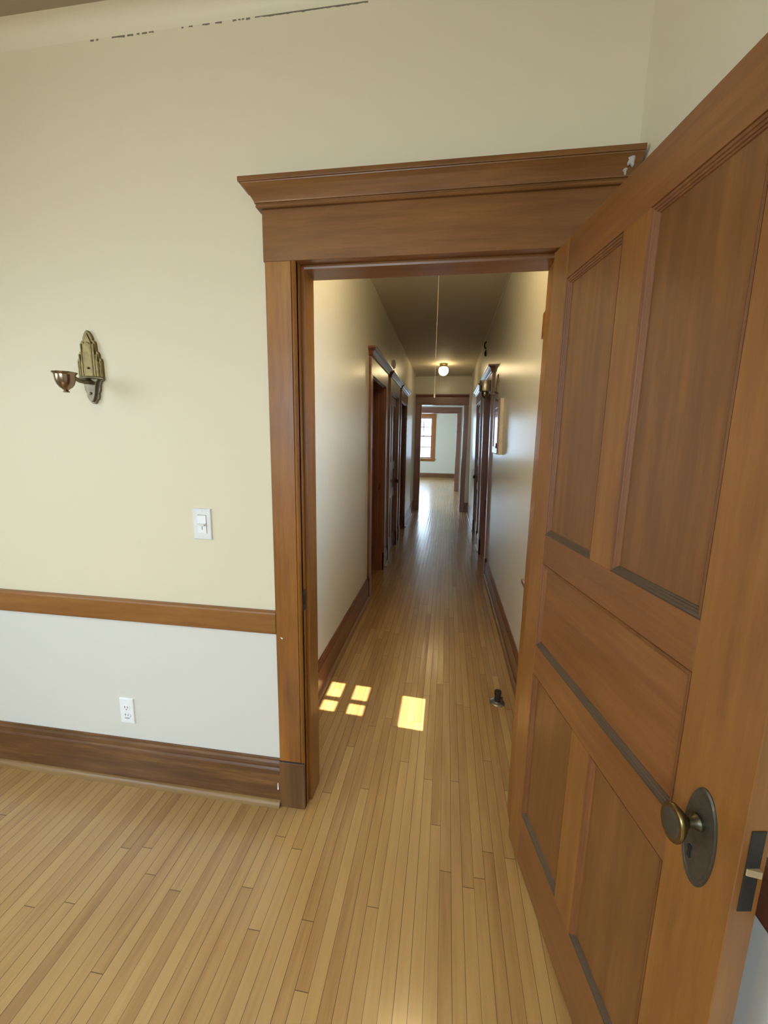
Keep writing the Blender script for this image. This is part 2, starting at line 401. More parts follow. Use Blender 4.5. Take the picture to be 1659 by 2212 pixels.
# ------------------------------------------------------------------ main doorway surround
t1 = empty('trim_1', (0, 0, 0), kind='structure')
def casing_poly(xo, xi, yf, yb, d):  # d=+1: inner edge to the right
    return [(xo, yb), (xo, yf+0.003), (xo+0.003*d, yf), (xi-0.0165*d, yf), (xi-0.0150*d, yf+0.003), (xi-0.0135*d, yf+0.0015),
            (xi-0.008*d, yf-0.0015), (xi-0.003*d, yf+0.001), (xi, yf+0.005), (xi, yb)]
MB().prism(casing_poly(XC, XJ, YC, YW, 1), 0.205, FZB, 'z').build('casing_leg', W_trim_z, t1)
MB().prism(casing_poly(0.440, 0.336, YC+0.013, YW, -1), 0.205, FZB, 'z').build('casing_leg', W_trim_z, t1)
MB().box(XC-0.001, XJ, YC-0.004, YW, 0, 0.207).build('plinth_block', W_plinth, t1, 0.003)
MB().box(0.336, 0.441, YC+0.012, YW, 0, 0.207).build('plinth_block', W_plinth, t1, 0.001)
MB().box(XC-0.003, 0.492, YC-0.002, YW, FZB, FZT+0.002).build('frieze_board', W_head, t1, 0.002)
cor = [(0, FZT-0.001), (0.011, FZT-0.001), (0.014, FZT+0.002), (0.014, FZT+0.007), (0.011, FZT+0.0095), (0.013, FZT+0.012), (0.017, FZT+0.0125),
       (0.0175, FZT+0.016), (0.022, FZT+0.024), (0.029, FZT+0.034), (0.037, FZT+0.044), (0.045, FZT+0.052), (0.047, FZT+0.0535), (0.048, FZT+0.056), (0.052, FZT+0.0565),
       (0.053, FZT+0.0585), (0.053, CT-0.001), (0.052, CT), (0, CT)]
MB().sweep([(0.490, YW-0.0215), (XC-0.003, YW-0.0215), (XC-0.003, YW)][::-1], [(-o, z) for o, z in cor]).build('cornice', W_head, t1)
# jambs and stops
def jamb(d, x):
    return [(x-0.022*d, YW), (x-0.001*d, YW-0.012), (x, YW-0.012), (x, YC+0.047), (x+0.003*d, YC+0.050), (x+0.012*d, YC+0.050), (x+0.0125*d, YC+0.056), (x+0.0125*d, YH), (x-0.022*d, YH)]
MB().prism(jamb(1, XJ), 0, 2.052, 'z').build('jamb', W_trim_z, t1)
MB().prism([(0.355, YW), (0.333, YW), (0.333, YC+0.049), (0.305, YC+0.050), (0.304, YH), (0.355, YH)], 0, 2.052, 'z').build('jamb', W_trim_z, t1)
MB().prism([(YC+0.006, 2.049), (YC+0.047, 2.049), (YC+0.050, 2.044), (YC+0.051, 2.038), (YH, 2.037), (YH, 2.075), (YC+0.020, 2.075)], XJ-0.022, 0.355, 'x').build('head_jamb', W_head, t1)
MB().box(XJ-0.105, XJ, YH-0.02, YH, 0, 2.05).box(0.330, 0.430, YH-0.02, YH, 0, 2.05).box(XJ-0.105, 0.430, YH-0.02, YH, 2.05, 2.2).build('hall_side_casing', W_trim_z, t1)
sp_ = MB().box(XJ-0.001, XJ+0.0015, YC+0.012, YC+0.040, 0.845, 0.925); sp_.cur = 1; sp_.box(XJ+0.001, XJ+0.0022, YC+0.018, YC+0.034, 0.868, 0.905)
sp_.build('strike_plate', [M_lock, M_black], t1)
for i, (x, z, s) in enumerate(((0.462, 2.243, 0.011), (0.452, 2.222, 0.007))):
    b = bmesh.new(); bmesh.ops.create_icosphere(b, subdivisions=3, radius=s)
    for v in b.verts:
        k = 1+0.3*math.sin(v.co.x*600+i)+0.25*math.sin(v.co.z*480); v.co = Vector((v.co.x*k, v.co.y*0.7, v.co.z*k*1.3))
        v.co += Vector((x, YW-0.0215-(z-FZT)*0.62-0.006, z))
    me = bpy.data.meshes.new('plaster_patch'); b.to_mesh(me); b.free(); me.materials.append(M_caulk)
    o = bpy.data.objects.new('plaster_patch', me); COL.objects.link(o); o.parent = t1

# chair rails
def rail_prof(o=0.020): return [(0, 0.748), (o-0.004, 0.748), (o-0.001, 0.751), (o, 0.756), (o, 0.828), (o-0.002, 0.834), (o-0.006, 0.838), (0, 0.838)]
MB().sweep([(XC, YW), (-3.0, YW)][::1], [(o, z) for o, z in rail_prof()]).build('trim_2', wood('chair_rail_wood', (0.17, 0.062, 0.011), (0.245, 0.098, 0.019), (0.31, 0.135, 0.030), 'x', 0.42), kind='structure')
MB().sweep([(xr(-2.55), -2.55), (xr(1.30), 1.30)], rail_prof()).build('trim_3', W_trim_y, kind='structure')

# baseboards
def bb_prof(h=BB, t=0.018): return [(0, 0), (t, 0), (t, h-0.045), (t-0.002, h-0.041), (t-0.005, h-0.036), (t-0.004, h-0.028), (t-0.0065, h-0.018), (t-0.011, h-0.010), (t-0.012, h-0.002), (t-0.013, h), (0, h)]
def shoe_prof(t=0.018, rr=0.019, h=0.024):
    return [(t, 0)] + [(t+rr*math.cos(a*math.pi/10), h*math.sin(a*math.pi/10)) for a in range(6)]
def baseboard(name, path, m, ms, lean=False):
    o = MB().sweep(path, bb_prof()).build(name, m, kind='structure', lean=lean)
    MB().sweep(path, shoe_prof()).build('shoe_moulding', ms, o, smooth=True, lean=lean)
    return o
baseboard('baseboard_front', [(XC-0.001, YW), (-3.0, YW)], W_base, W_shoe)
baseboard('baseboard_right', [(xr(-2.55), -2.55), (xr(1.38), 1.38)], W_base, W_shoe_y)
baseboard('baseboard_left', [(-3.0, 1.38), (-3.0, -2.58)], W_base, W_shoe_y)

# ------------------------------------------------------------------ panelled doors
PROF = [(a*0.52, d*0.86) for a, d in [(0, 0), (0.002, 0.0035), (0.007, 0.0045), (0.009, 0.0030), (0.013, 0.0030), (0.015, 0.0055), (0.017, 0.0060), (0.019, 0.0050),
        (0.023, 0.0060), (0.025, 0.0088), (0.027, 0.0092), (0.030, 0.0105), (0.032, 0.0135)]]
def panel_door(root, x0, x1, ztop, stiles, mull, zr, th, mats, dust=True, zb=0.01):
    ws, wr, wp, wm = mats
    (a, b) = stiles; (c, d) = mull
    z1, z2, z3, z4, z5, z6 = zr       # bottom rail top, lower panel top, lock panel bottom/top, upper panel bottom/top
    bv = 0.0012
    MB().box(x0, a, 0, th, zb, ztop).build('stile', ws, root, bv); MB().box(b, x1, 0, th, zb, ztop).build('stile', ws, root, bv)
    for p, q in ((zb, z1), (z2, z3), (z4, z5), (z6, ztop)): MB().box(a, b, 0.0004, th-0.0004, p, q).build('rail', wr, root, bv)
    MB().box(c, d, 0.0002, th-0.0002, z1, z2).build('mullion', ws, root, bv); MB().box(c, d, 0.0002, th-0.0002, z5, z6).build('mullion', ws, root, bv)
    for (px0, px1, pz0, pz1, hor) in ((a, c, z1, z2, 0), (d, b, z1, z2, 0), (a, b, z3, z4, 1), (a, c, z5, z6, 0), (d, b, z5, z6, 0)):
        pn = MB().box(px0, px1, 0.0114, th-0.0114, pz0, pz1).build('panel', wr if hor else wp, root)
        m = MB(); m.rectframe(px0, px1, pz0, pz1, PROF, 0, 1, 1 if dust else None); m.rectframe(px0, px1, pz0, pz1, PROF, th, -1)
        m.build('panel_moulding', [wm, W_dust], pn, closed=False)

AOPEN = 0.1733
d1 = empty('door_1', (0.2875, 1.4105, 0), -(math.pi/2-AOPEN), kind='structure',
           label='open five-panel brown wooden door at the right, oval brass knob on its near stile')
panel_door(d1, 0.015, 0.857, 2.035, (0.112, 0.727), (0.380, 0.468), (0.208, 0.742, 0.840, 1.112, 1.203, 1.930), 0.040, (W_stile, W_rail, W_panel, W_mould))
# escutcheons, knobs
def escutcheon(side):
    sg = -1 if side == 0 else 1; y0 = 0.0 if side == 0 else 0.040
    m = MB(); c = (0.791, y0, 0.864)
    prof = [(1.0, 0.0), (1.0, 0.0020), (0.965, 0.0042), (0.90, 0.0042), (0.86, 0.0028), (0.80, 0.0030), (0.4, 0.0042), (0.02, 0.0046)]
    vs = []; seg = 56
    m.lathe([(rr*0.0310, sg*h) for rr, h in prof], (0, 0, 0), 'y', seg)
    m.map(lambda x, y, z: (c[0]+x, c[1]+y, c[2]+z*0.0870/0.0310))
    es = m.build('escutcheon', M_dull, d1, smooth=True)
    if side == 0:
        k = MB(); k.lathe([(0.0042, sg*0.0060), (0.0042, sg*0.0030)], (c[0]-0.010, y0, 0.836), 'y', 16)
        k.prism([(c[0]-0.0115, 0.836), (c[0]-0.0085, 0.836), (c[0]-0.007, 0.818), (c[0]-0.013, 0.818)], y0+sg*0.0030, y0+sg*0.0060, 'y')
        k.build('keyhole', M_black, es)
    return es
escutcheon(0); escutcheon(1)
def knob(side, L=1.0):
    sg = -1 if side == 0 else 1; y0 = 0.0 if side == 0 else 0.040
    m = MB()
    m.lathe([(0.0125, sg*0.004), (0.0125, sg*0.010*L), (0.0105, sg*0.013*L), (0.0082, sg*0.018*L), (0.0082, sg*0.030*L)], (0.776, y0, 0.892), 'y', 28)
    m.map(lambda x, y, z: (x+0.013, y, z-0.001))
    sh = m.build('knob', M_dark_brass, d1, smooth=True)
    k = MB()
    k.lathe([(0.0085, sg*0.026*L), (0.012, sg*0.031*L), (0.019, sg*0.038*L), (0.0265, sg*0.046*L), (0.0300, sg*0.051*L), (0.0306, sg*0.0540*L), (0.0300, sg*0.0565*L), (0.0285, sg*0.0580*L)],
            (0, 0, 0), 'y', 40)
    k.cur = 1
    k.lathe([(0.0283, sg*0.0575*L), (0.0272, sg*0.0568*L), (0.0255, sg*0.0573*L), (0.018, sg*0.0590*L), (0.008, sg*0.0600*L), (0.001, sg*0.0602*L)], (0, 0, 0), 'y', 40)
    k.map(lambda x, y, z: (0.789+x*0.80, y0+y, 0.891+z*1.05))
    k.build('knob_head', [M_brass, M_dull], sh, smooth=True)
knob(0, 0.86); knob(1, 0.62)
lp = MB().box(0.857, 0.8585, 0.010, 0.031, 0.812, 0.948).build('lock_plate', M_lock, d1, 0.0005)
MB().prism([(0.8580, 0.011), (0.8600, 0.012), (0.8650, 0.029), (0.8580, 0.030)], 0.876, 0.887, 'z').build('latch_bolt', simple('pale_latch_brass', (0.55, 0.42, 0.24), 0.5, 0.6), lp)
for z in (0.25, 1.06, 1.80):
    hg = MB(); hg.lathe([(0.0055, z-0.048), (0.0055, z+0.048)], (0.020, 0.0455, 0), 'z', 12)
    hg.build('hinge', M_dark_brass, d1)

# ------------------------------------------------------------------ hall walls with openings
L_OP = [(3.76, 4.56), (5.00, 5.75), (6.13, 6.90)]      # doorway 1 open, 2 closed door, 3 open
R_OP = [(4.67, 5.48), (6.10, 6.85)]                    # doorway 1 open, 2 closed door
OH = 2.045
def hall_wall(name, x0, x1, ops, ya, yb, lean, m, h=OH):
    b = MB(); y = ya
    for p, q in ops:
        b.box(x0, x1, y, p, 0, HC+0.05); b.box(x0, x1, p, q, h, HC+0.05); y = q
    b.box(x0, x1, y, yb, 0, HC+0.05)
    return b.build(name, m, kind='structure', lean=lean)
hall_wall('wall_hall_left', LW-0.13, LW, L_OP, YH-0.02, END, False, P_hall)
b = MB(); y = YH-0.02
WY0, WY1 = 1.860, 2.205
for p, q, z0, z1 in ((WY0, WY1, 0.745, 1.98), (R_OP[0][0], R_OP[0][1], 0, OH), (R_OP[1][0], R_OP[1][1], 0, OH)):
    b.box(RW, RW+0.13, y, p, 0, HC+0.05)
    if z0: b.box(RW, RW+0.13, p, q, 0, z0)
    b.box(RW, RW+0.13, p, q, z1, HC+0.05); y = q
b.box(RW, RW+0.13, y, END, 0, HC+0.05)
b.build('wall_hall_right', P_hall, kind='structure', lean=True)
MB().box(0.63, 3.0, 4.1, 4.2, 0, HC+0.05).build('wall_side_room', P_far, kind='structure')
# narrow window in the right hall wall, hidden behind the open door: the sun comes in here
w4 = empty('window_4', (0, 0, 0), kind='structure')
GX = 0.530
b = MB(); x0, x1 = GX-0.012, GX+0.012
for ya, yb, za, zb in ((WY0, 1.886, 0.745, 1.98), (2.158, WY1, 0.745, 1.15), (2.192, WY1, 1.15, 1.98), (1.886, 2.158, 0.745, 0.800), (1.886, 2.192, 1.110, 1.378),
                       (1.886, 1.924, 1.378, 1.80), (2.012, 2.054, 1.378, 1.80), (1.924, 2.192, 1.545, 1.620), (1.886, 2.192, 1.775, 1.98)):
    b.box(x0, x1, ya, yb, za, zb)
b.build('sash', W_trim_z, w4)  # wide middle bar and solid top added, unseen, to shape the sun patches
MB().box(GX-0.002, GX+0.002, 1.88, 2.195, 0.79, 1.79).build('pane', M_glass, w4)
MB().box(RW-0.022-0.013, RW-0.013, WY0-0.10, WY0, 0.745, 2.0).box(RW-0.022-0.013, RW-0.013, WY1, WY1+0.022, 0.745, 2.0).box(RW-0.022-0.036, RW-0.032, WY0-0.10, WY1+0.022, 1.98, 2.10).build('window_casing', W_trim_z, w4, 0.002)
MB().box(RW-0.060, GX, WY0-0.13, 2.262, 0.722, 0.747).build('window_sill', W_hall_z, w4, 0.003)
MB().box(RW-0.032, RW-0.010, WY0-0.10, 2.232, 0.655, 0.722).build('window_apron', W_hall_z, w4, 0.003)
# outer walls of the side rooms, the landing and the far room
MB().box(-3.15, -3.0, YH-0.02, 17.3, 0, HC+0.05).build('wall_outer_left', P_far, kind='structure')
MB().box(3.0, 3.15, 4.1, 17.3, 0, HC+0.05).build('wall_outer_right', P_far, kind='structure')
# end wall (tall opening), second wall, far wall with window
EL, ER, EH = -0.5816, 0.318, 2.238
MB().box(-3.0, EL, END, END+0.13, 0, HC+0.05).box(ER, 3.0, END, END+0.13, 0, HC+0.05).box(EL, ER, END, END+0.13, EH, HC+0.05).build('wall_hall_end', P_hall, kind='structure')
VR = 0.262
MB().box(-3.0, -1.9, V2, V2+0.13, 0, HC+0.05).box(VR, 3.0, V2, V2+0.13, 0, HC+0.05).box(-1.9, VR, V2, V2+0.13, 2.315, HC+0.05).build('wall_landing', P_far, kind='structure')
WX0, WX1, WZ0, WZ1 = -1.62, -0.63, 0.80, 2.42
VX0, VX1 = 0.60, 1.59
b = MB()
for xa, xb in ((-3.0, WX0), (WX1, VX0), (VX1, 3.0)): b.box(xa, xb, FW, FW+0.15, 0, HC+0.05)
for xa, xb in ((WX0, WX1), (VX0, VX1)): b.box(xa, xb, FW, FW+0.15, 0, WZ0).box(xa, xb, FW, FW+0.15, WZ1, HC+0.05)
b.build('wall_far', P_far, kind='structure')

# door surrounds in the hall
HCOR = [(0, 2.1975), (0.034, 2.1975), (0.038, 2.202), (0.036, 2.210), (0.040, 2.220), (0.050, 2.236), (0.064, 2.246), (0.068, 2.252), (0.070, 2.255), (0.070, 2.268), (0, 2.268)]
tn = [5]
def surround(side, y0, y1, closed):
    sg = 1 if side == 'L' else -1; X0 = LW if side == 'L' else RW; ln = side == 'R'
    t = empty('trim_%d' % tn[0], kind='structure'); tn[0] += 1
    fx = lambda o: X0+sg*o
    def bx(n, o0, o1, ya, yb, za, zb, m, bv=0.002):
        a, b = sorted((fx(o0), fx(o1))); return MB().box(a, b, ya, yb, za, zb).build(n, m, t, bv, lean=ln)
    for ya, yb, inner in ((y0-0.103, y0, 1), (y1, y1+0.103, -1)):
        a, b = (ya, yb) if inner == 1 else (yb, ya)
        poly = [(fx(0), a), (fx(0.020), a), (fx(0.022), a+inner*0.003), (fx(0.022), b-inner*0.018), (fx(0.019), b-inner*0.016), (fx(0.023), b-inner*0.010), (fx(0.022), b-inner*0.002), (fx(0.018), b), (fx(0), b)]
        MB().prism(poly, 0, OH, 'z').build('casing_leg', W_hall_z, t, lean=ln)
        bx('plinth_block', 0, 0.026, ya, yb, 0, 0.205, W_hall_z)
    bx('frieze_board', 0, 0.024, y0-0.104, y1+0.104, OH, 2.199, W_trim_y)
    pa = [(fx(0), y0-0.104), (fx(0), y1+0.104)]
    prof = HCOR
    m = MB()
    # cornice with mitred returns
    o = lambda k: [(fx(0), y0-0.104-k), (fx(k), y0-0.104-k), (fx(k), y1+0.104+k), (fx(0), y1+0.104+k)]
    vs = []; K = len(prof)
    for (k, z) in prof:
        k2 = max(0.0, k-0.022)
        pts = [(fx(0), y0-0.104-k2), (fx(k), y0-0.104-k2), (fx(k), y1+0.104+k2), (fx(0), y1+0.104+k2)]
        vs += [(p[0], p[1], z) for p in pts]
    fs = []
    for i in range(K-1):
        for c in range(3): fs.append((i*4+c, i*4+c+1, (i+1)*4+c+1, (i+1)*4+c))
    fs.append((0, 3, 2, 1)); fs.append(tuple((K-1)*4+c for c in range(4)))
    m.add(vs, fs); m.build('cornice', W_trim_y, t, lean=ln)
    # jambs and stops across the wall thickness
    for (yj, d) in ((y0, 1), (y1, -1)):
        ya, yb = sorted((yj, yj+d*0.016)); MB().box(*sorted((fx(0.004), fx(-0.132))), ya, yb, 0, OH).build('jamb', W_hall_z, t, 0.002, lean=ln)
        ya, yb = sorted((yj+d*0.012, yj+d*0.030)); MB().box(*sorted((fx(-0.052), fx(-0.092))), ya, yb, 0, OH).build('door_stop', W_hall_z, t, 0.003, lean=ln)
    MB().box(*sorted((fx(0.004), fx(-0.132))), y0, y1, OH-0.016, OH+0.001).build('head_jamb', W_hall_z, t, lean=ln)
for (a, b), c in zip(L_OP, (0, 1, 0)): surround('L', a, b, c)
for (a, b), c in zip(R_OP, (0, 1)): surround('R', a, b, c)

# closed doors in the hall
HM = (W_hall_z, W_trim_y, W_hall_z, W_hall_z)
def hall_knob(root, x, L=0.05):
    m = MB()
    m.lathe([(0.022, -0.001), (0.020, -0.006), (0.009, -0.010), (0.009, -0.026), (0.022, -0.036), (0.028, -0.048), (0.024, -0.058), (0.001, -0.061)], (x, 0, 0.93), 'y', 20)
    m.build('knob', M_dark_brass, root, smooth=True)
    MB().box(x-0.022, x+0.022, -0.003, 0, 0.80, 0.98).build('escutcheon', M_dull, root, 0.002)
d2 = empty('door_2', (LW-0.012, 5.017, 0), math.pi/2, kind='structure', label='closed dark panelled door, second doorway on the left side of the hall')
panel_door(d2, 0.0, 0.716, 2.026, (0.10, 0.616), (0.315, 0.401), (0.205, 0.742, 0.840, 1.112, 1.203, 1.930), 0.038, HM, False, 0.008)
hall_knob(d2, 0.655)
d3 = empty('door_3', (0, 0, 0), 0, kind='structure', label='closed dark panelled door, farther doorway on the right side of the hall')
d3.matrix_world = Matrix.Translation((RW+0.012, 6.833, 0)) @ Matrix.Shear('XY', 4, (-LEAN, 0)) @ Matrix.Rotation(-math.pi/2, 4, 'Z')
d3.matrix_world = Matrix.Translation((RW+0.012, 6.833, 0)) @ Matrix.Rotation(-LEAN, 4, 'Y') @ Matrix.Rotation(-math.pi/2, 4, 'Z')
panel_door(d3, 0.0, 0.716, 2.026, (0.10, 0.616), (0.315, 0.401), (0.205, 0.742, 0.840, 1.112, 1.203, 1.930), 0.038, HM, False, 0.008)
hall_knob(d3, 0.06)

# hall baseboards
def side_base(side, segs, name):
    for i, (a, b) in enumerate(segs):
        if side == 'L': baseboard(name, [(LW, b), (LW, a)][::-1] if False else [(LW, b), (LW, a)], W_trim_y, W_shoe_y)
        else: baseboard(name, [(RW, a), (RW, b)], W_trim_y, W_shoe_y, True)
side_base('L', [(YH, 3.656), (4.664, 4.896), (7.004, END)], 'baseboard_hall_left')
side_base('R', [(YH, 4.566), (5.584, 5.996), (6.954, END)], 'baseboard_hall_right')
baseboard('baseboard_far', [(1.6, FW), (-2.6, FW)], W_base, W_shoe)

# slim light beads where the hall walls meet the ceiling
for sd_, nm in (('L', 'trim_20'), ('R', 'trim_21')):
    X = LW if sd_ == 'L' else RW; k = 1 if sd_ == 'L' else -1
    MB().box(*sorted((X, X+k*0.009)), YH, END, HC-0.009, HC+0.002).build(nm, P_cove, kind='structure', lean=(sd_ == 'R'))

# end opening surround
te = empty('trim_%d' % tn[0], kind='structure'); tn[0] += 1
for xa, xb in ((EL-0.103, EL), (ER, ER+0.083)):
    MB().box(xa, xb, END-0.022, END, 0, EH).build('casing_leg', W_hall_z, te, 0.003)
    MB().box(xa, xb, END-0.027, END-0.001, 0, 0.215).build('plinth_block', W_hall_z, te, 0.003)
MB().box(EL-0.103, ER+0.083, END-0.023, END, EH, 2.385).build('frieze_board', W_hall_x, te, 0.002)
MB().sweep([(EL-0.103, END-0.021), (ER+0.083, END-0.021)], [(-o, z) for o, z in [(0, 2.384), (0.010, 2.384), (0.014, 2.392), (0.020, 2.402), (0.034, 2.420), (0.036, 2.440), (0, 2.440)]]).build('cornice', W_hall_x, te)
for xa, xb in ((EL, EL+0.014), (ER-0.014, ER)): MB().box(xa, xb, END-0.005, END+0.135, 0, EH).build('jamb', W_hall_z, te, 0.002)
MB().box(EL, ER, END-0.005, END+0.135, EH-0.014, EH).build('head_jamb', W_hall_x, te)
MB().box(ER+0.02, 0.475, END-0.020, END, 0.0, 0.2).build('corner_block', W_hall_x, te, 0.002)
# second opening surround
tv = empty('trim_%d' % tn[0], kind='structure'); tn[0] += 1
MB().box(VR, VR+0.105, V2-0.022, V2, 0, 2.315).build('casing_leg', W_hall_z, tv, 0.003)
MB().box(-2.005, -1.9, V2-0.022, V2, 0, 2.315).build('casing_leg', W_hall_z, tv, 0.003)
MB().box(-2.005, VR+0.105, V2-0.023, V2, 2.315, 2.47).build('frieze_board', W_hall_x, tv, 0.003)
MB().box(VR-0.014, VR, V2-0.005, V2+0.135, 0, 2.315).build('jamb', W_hall_z, tv, 0.002)
MB().box(-1.9, VR, V2-0.005, V2+0.135, 2.300, 2.315).build('head_jamb', W_hall_x, tv)

# far window
def far_window(name, X0, X1):
    w1 = empty(name, (0, 0, 0), kind='structure'); t = 0.045
    for xa, xb in ((X0-0.12, X0), (X1, X1+0.135)): MB().box(xa, xb, FW-0.022, FW, WZ0-0.02, WZ1).build('window_casing', W_trim_z, w1, 0.003)
    MB().box(X0-0.13, X1+0.145, FW-0.024, FW, WZ1, WZ1+0.15).build('head_casing', W_trim_x, w1, 0.003)
    MB().box(X0-0.15, X1+0.165, FW-0.055, FW+0.02, WZ0-0.045, WZ0-0.015).build('window_sill', W_trim_x, w1, 0.004)
    MB().box(X0-0.12, X1+0.135, FW-0.020, FW, WZ0-0.12, WZ0-0.045).build('window_apron', W_trim_x, w1, 0.003)
    def sash(b, z0, z1, y, cols, rows):
        b.box(X0, X0+t, y, y+0.03, z0, z1).box(X1-t, X1, y, y+0.03, z0, z1).box(X0+t, X1-t, y, y+0.03, z0, z0+t).box(X0+t, X1-t, y, y+0.03, z1-t, z1)
        for c in range(1, cols):
            x = X0+t+(X1-X0-2*t)*c/cols; b.box(x-0.017, x+0.017, y+0.005, y+0.025, z0+t, z1-t)
        for r_ in range(1, rows):
            z = z0+t+(z1-z0-2*t)*r_/rows; b.box(X0+t, X1-t, y+0.006, y+0.024, z-0.016, z+0.016)
        return b
    sash(MB(), 1.66, WZ1, FW+0.06, 3, 2).build('upper_sash', W_hall_z, w1)
    sash(MB(), WZ0, 1.70, FW+0.03, 1, 2).build('lower_sash', W_hall_z, w1)
    MB().box(X0+t, X1-t, FW+0.072, FW+0.076, 1.70, WZ1-t).box(X0+t, X1-t, FW+0.043, FW+0.047, WZ0+t, 1.66).build('pane', M_glass, w1)
far_window('window_1', WX0, WX1)
far_window('window_5', VX0, VX1)

# ------------------------------------------------------------------ brass wall sconce
def sconce(name, loc, rz, label, cat, glass):
    e = empty(name, loc, rz, label, cat)          # local: wall at y=0, outwards -y, z=0 at lower tip
    bp = MB()
    def layer(pts, d0, d1):
        bp.prism([(x, z) for x, z in pts], -d1, -d0, 'y')
    def sym(h):  # half outline (hw, z) bottom->top
        return [(x, z) for x, z in h] + [(-x, z) for x, z in reversed(h)]
    full = [(0.046, 0.086), (0.049, 0.092), (0.049, 0.150), (0.047, 0.158), (0.040, 0.162), (0.039, 0.176), (0.036, 0.183), (0.030, 0.186), (0.029, 0.212), (0.026, 0.220),
            (0.019, 0.223), (0.019, 0.230), (0.013, 0.244), (0.006, 0.253), (0.001, 0.257)]
    layer(sym(full), 0, 0.012)
    layer(sym([(0.040, 0.088), (0.040, 0.148), (0.031, 0.152), (0.030, 0.172), (0.022, 0.176), (0.021, 0.206), (0.012, 0.222), (0.001, 0.246)]), 0, 0.0155)
    layer(sym([(0.0135, 0.088), (0.0135, 0.206), (0.009, 0.212), (0.001, 0.216)]), 0, 0.0185)
    for x, zt in ((0.0445, 0.150), (0.0355, 0.174), (0.025, 0.210), (0.0145, 0.216)):
        for sg in (-1, 1): bp.tube([(sg*x, -0.012 if x > 0.04 else -0.0150, 0.090), (sg*x, -0.012 if x > 0.04 else -0.0150, zt)], 0.0032, 8)
    bp.lathe([(0.004, 0), (0.004, -0.004), (0.0015, -0.006)], (0.0, -0.0185, 0.125), 'y', 12)
    p = bp.build('back_plate', M_brass_gold, e, 0.0015)
    lo = MB()
    def lay2(h, d): lo.prism(sym(h), -d, 0, 'y')
    lay2([(0.004, 0.0), (0.010, 0.004), (0.013, 0.012), (0.020, 0.016), (0.024, 0.026), (0.024, 0.036), (0.031, 0.048), (0.033, 0.066), (0.038, 0.078), (0.049, 0.084), (0.050, 0.092)], 0.010)
    lay2([(0.003, 0.006), (0.008, 0.012), (0.015, 0.030), (0.019, 0.050), (0.023, 0.070), (0.032, 0.084), (0.034, 0.092)], 0.019)
    lo.tube([(-0.050, -0.010, 0.089), (-0.030, -0.021, 0.091), (0, -0.028, 0.092), (0.030, -0.021, 0.091), (0.050, -0.010, 0.089)], 0.0050, 10)
    lo.lathe([(0.005, 0), (0.005, -0.003), (0.002, -0.005)], (0.0, -0.019, 0.036), 'y', 12)
    lo.build('lower_bracket', M_pewter, e, 0.0015)
    MB().tube([(0, -0.015, 0.078), (0, -0.040, 0.074), (0, -0.062, 0.074), (0, -0.085, 0.083), (0, -0.098, 0.088)], [0.010, 0.0075, 0.0065, 0.007, 0.008], 14).build('arm', M_pewter, e, smooth=True)
    cp = MB()
    cc = (0.003, -0.122, 0.031)
    cp.lathe([(0.001, -0.003), (0.0095, -0.003), (0.0100, 0.000), (0.0065, 0.003), (0.0085, 0.006), (0.0180, 0.013), (0.0250, 0.023), (0.0290, 0.035), (0.0305, 0.048), (0.0310, 0.055),
              (0.0335, 0.058), (0.0370, 0.0620), (0.0372, 0.0635), (0.0310, 0.0600), (0.0295, 0.050), (0.0275, 0.036), (0.017, 0.017), (0.001, 0.010)], cc, 'z', 36)
    cp.build('lamp_cup', M_copper, e, smooth=True)
    if glass:
        g = MB(); seg = 24
        g.lathe([(0.030, 0.056), (0.050, 0.062), (0.056, 0.070), (0.056, 0.160), (0.052, 0.170), (0.049, 0.170), (0.053, 0.160), (0.053, 0.072), (0.030, 0.060)], cc, 'z', seg)
        g.build('glass_shade', M_shade_glass, e, smooth=True)
    return e
sconce('wall_sconce', (-1.300, YW, 1.597), 0, 'stepped brass wall sconce with an empty lamp cup left of the doorway', 'wall lamp', False)
s2 = sconce('wall_sconce', (RW-LEAN*1.88, 4.13, 1.868), 0, 'small brass wall sconce with a smoky glass shade high on the right hall wall', 'wall lamp', True)
s2.matrix_world = Matrix.Translation((RW-LEAN*1.88, 4.20, 1.862)) @ Matrix.Rotation(-math.pi/2, 4, 'Z')

# ------------------------------------------------------------------ light switch
sw = empty('light_switch', (-0.897, YW, 1.160), 0, 'white slider light switch on the cream wall above the chair rail', 'light switch')
m = MB(); m.rectframe(-0.0365, 0.0365, -0.059, 0.059, [(0, 0), (0.0005, -0.004), (0.0025, -0.0062), (0.004, -0.0066)]); m.box(-0.034, 0.034, -0.0064, 0, -0.056, 0.056)
m.build('cover_plate', M_plastic, sw, closed=False)
MB().box(-0.0175, 0.0175, -0.0085, -0.006, -0.034, 0.034).build('rocker', M_plastic2, sw, 0.001)
m = MB(); m.prism([(-0.0085, 0.004), (-0.0205, 0.000), (-0.0205, -0.004), (-0.0085, -0.005)], -0.015, 0.015, 'x'); m.build('slider_tab', M_plastic, sw, 0.001)
MB().box(-0.0006, 0.0012, -0.0089, -0.0084, -0.021, -0.005).box(-0.018, 0.0178, -0.0069, -0.0064, 0.0342, 0.0352).box(0.0177, 0.0185, -0.0069, -0.0064, -0.034, 0.035).build('slot', M_slot, sw)
for z in (0.0475, -0.0475): MB().lathe([(0.0028, -0.0060), (0.0028, -0.0072), (0.001, -0.0074)], (0, 0, z), 'y', 12).build('screw', M_plastic, sw)

